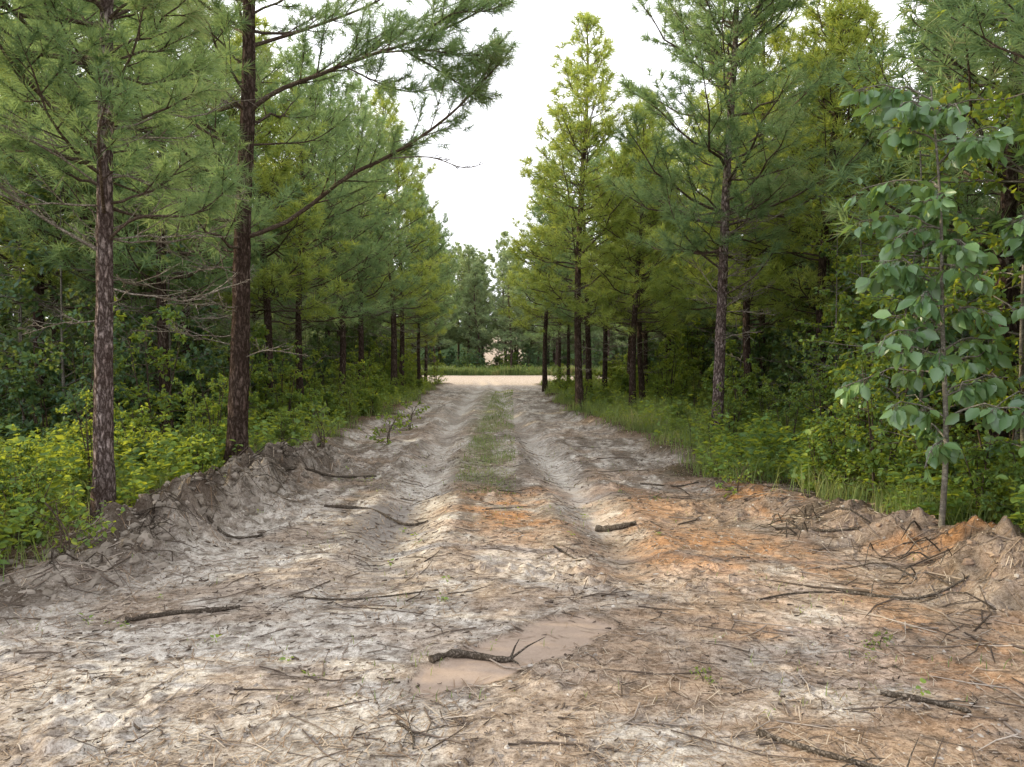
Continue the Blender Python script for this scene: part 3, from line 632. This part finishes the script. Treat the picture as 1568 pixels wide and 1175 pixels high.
for i in range(110):
    left = i < 85; y = R.uniform(5.4, 10.2) if left else R.uniform(4.2, 7.5); xl, xr = edges(np.array([y])); s_ = 1 if left else -1
    x = (xl[0] if left else xr[0])+R.uniform(-.1, .3)*s_; z = gz(x, y); d = np.array([s_*R.uniform(.2, 1), R.uniform(-1, 1), 0]); d /= np.linalg.norm(d); l = R.uniform(.12, .6)
    q = np.array([[x, y, z-.02], [x+d[0]*l*.4, y+d[1]*l*.4, z+R.uniform(.0, .12)], [x+d[0]*l*.8, y+d[1]*l*.8, z-R.uniform(-.02, .1)], [x+d[0]*l, y+d[1]*l, z-R.uniform(0, .14)]])
    q[1:, 2] = np.maximum(q[1:, 2], height(q[1:, 0], q[1:, 1])+.005); mb.add(*tube(smoothpath(q, 8), np.linspace(R.uniform(.003, .011), .0015, 8), 5), 0)
obj('exposed_roots', mb.mesh('exposed_roots', [M_log]))

def fallen(pts, r, twigs=3, seed=0):
    rg = np.random.default_rng(seed); p = np.array([(a, b, 0) for a, b in pts], float); p = smoothpath(p, 16)
    p[:, 2] = height(p[:, 0], p[:, 1])+r*.7; p[:, 2] = np.convolve(np.pad(p[:, 2], 2, 'edge'), np.ones(5)/5, 'valid')
    c = p.mean(0); mb = MB(); rr = np.linspace(r, r*.55, 16)*(1+.18*rg.normal(size=16)); V, F = tube(p-c, rr, 9); mb.add(V, F)
    for e in (0, 1):
        n0 = len(V)-9 if e else 0; mb.add(V[n0:n0+9], np.array([[0, i, i+1] for i in range(1, 8)]))
    for t in range(twigs):
        i = rg.integers(3, 14); d = nrm(rg.normal(size=3)*[1, 1, .3]+[0, 0, .25]); l = rg.uniform(.08, .25); q = p[i]-c
        mb.add(*tube(np.stack([q, q+d*l*.5, q+d*l+[0, 0, -.02]]), [r*.35, r*.22, .0015], 5))
    obj('fallen_branch', mb.mesh('fallen_branch', [M_log]), tuple(c))
fallen([(.82, 7.45), (1.0, 7.35), (1.18, 7.3)], .036, 1, 1)
fallen([(-.42, 3.95), (-.28, 4.05), (-.05, 3.98), (0, 4.0)], .022, 4, 2)
fallen([(-2.35, 4.65), (-2.1, 4.8), (-1.85, 4.85), (-1.75, 4.92)], .018, 5, 3)
fallen([(-2.0, 8.2), (-1.5, 8.1), (-1.1, 7.8), (-.85, 7.8)], .018, 4, 4)
fallen([(1.75, 3.62), (1.95, 3.5), (2.05, 3.4)], .016, 3, 5)
fallen([(1.05, 3.25), (1.2, 3.1), (1.4, 2.95), (1.6, 2.8)], .013, 5, 6)
fallen([(-1.5, 5.15), (-1.0, 5.1), (-.5, 5.2)], .008, 4, 7)
fallen([(1.6, 5.0), (1.95, 5.15), (2.4, 5.1)], .008, 4, 8)
fallen([(.35, 6.4), (.45, 6.1), (.55, 5.9)], .010, 3, 9)
fallen([(-.5, 3.3), (-.42, 3.2), (-.4, 3.08)], .008, 5, 10)
fallen([(-2.9, 9.6), (-2.4, 9.9), (-1.8, 10.2)], .02, 6, 11)
fallen([(1.6, 9.6), (2.0, 9.4), (2.3, 9.5)], .012, 4, 12)
fallen([(2.2, 5.2), (2.6, 5.0), (3.1, 5.1)], .012, 7, 13)
fallen([(-2.9, 6.9), (-2.5, 6.7), (-2.2, 6.8)], .014, 7, 14)
fallen([(2.4, 7.0), (2.7, 6.7), (3.0, 6.6)], .014, 7, 15)
DB = broadleaf(np.random.default_rng(140), .55, .6, 3, 5, 3, 4, .07, r0=.01).mesh('leafy_debris', [M_leaf, M_branch])
for x, y, s in [(-2.7, 11.2, 1.0), (-2.3, 14, .9), (-2.3, 16.8, 1.0), (-3.3, 5.8, .8), (2.5, 8.6, .6), (2.0, 4.2, .18), (.95, 3.75, .15)]:
    obj('leafy_seedling', DB, (x, y, gz(x, y)-.03), R.uniform(0, 6.28), s)

# ------------------------------------------------------------------ light, sky
EL = math.radians(20); AZ = math.radians(-80)
S = Vector((math.sin(AZ)*math.cos(EL), math.cos(AZ)*math.cos(EL), math.sin(EL)))
sl = bpy.data.lights.new('sun', 'SUN'); sl.energy = 5; sl.angle = math.radians(.5); sl.color = (1, .86, .56)
so = bpy.data.objects.new('sun', sl); bpy.context.collection.objects.link(so); so.rotation_euler = S.to_track_quat('Z', 'Y').to_euler()
w = bpy.data.worlds.new('World'); bpy.context.scene.world = w; w.use_nodes = True; nt = w.node_tree; nt.nodes.clear(); L = nt.links
o = nt.nodes.new('ShaderNodeOutputWorld'); bg = nt.nodes.new('ShaderNodeBackground'); bg.inputs[1].default_value = .15
sk = nt.nodes.new('ShaderNodeTexSky'); sk.sky_type = 'NISHITA'; sk.sun_disc = False; sk.sun_elevation = EL; sk.sun_rotation = AZ
sk.air_density = 1; sk.dust_density = 3; sk.ozone_density = 1
tc = nt.nodes.new('ShaderNodeTexCoord'); nz = nt.nodes.new('ShaderNodeTexNoise'); nz.inputs['Scale'].default_value = 2.2; nz.inputs['Detail'].default_value = 4
L.new(tc.outputs['Generated'], nz.inputs['Vector'])
cl = ramp(nt, nz.outputs['Fac'], [(.3, (.82, .82, .82)), (.6, (1, 1, 1))])
mx = nt.nodes.new('ShaderNodeMix'); mx.data_type = 'RGBA'; L.new(cl, mx.inputs[0]); L.new(sk.outputs[0], mx.inputs[6]); mx.inputs[7].default_value = (14.2, 14.3, 15.0, 1)
L.new(mx.outputs[2], bg.inputs[0]); L.new(bg.outputs[0], o.inputs[0])
# ------------------------------------------------------------------ camera
cd = bpy.data.cameras.new('camera'); cd.lens = 27.2; cd.sensor_width = 36; cd.clip_end = 1500; cd.clip_start = .05
co = bpy.data.objects.new('camera', cd); bpy.context.collection.objects.link(co); co.location = (0, 0, 1.6)
co.rotation_euler = (math.radians(90-2.05), 0, 0); bpy.context.scene.camera = co
sc = bpy.context.scene; sc.view_settings.view_transform = 'Standard'; sc.view_settings.look = 'None'; sc.view_settings.exposure = 0
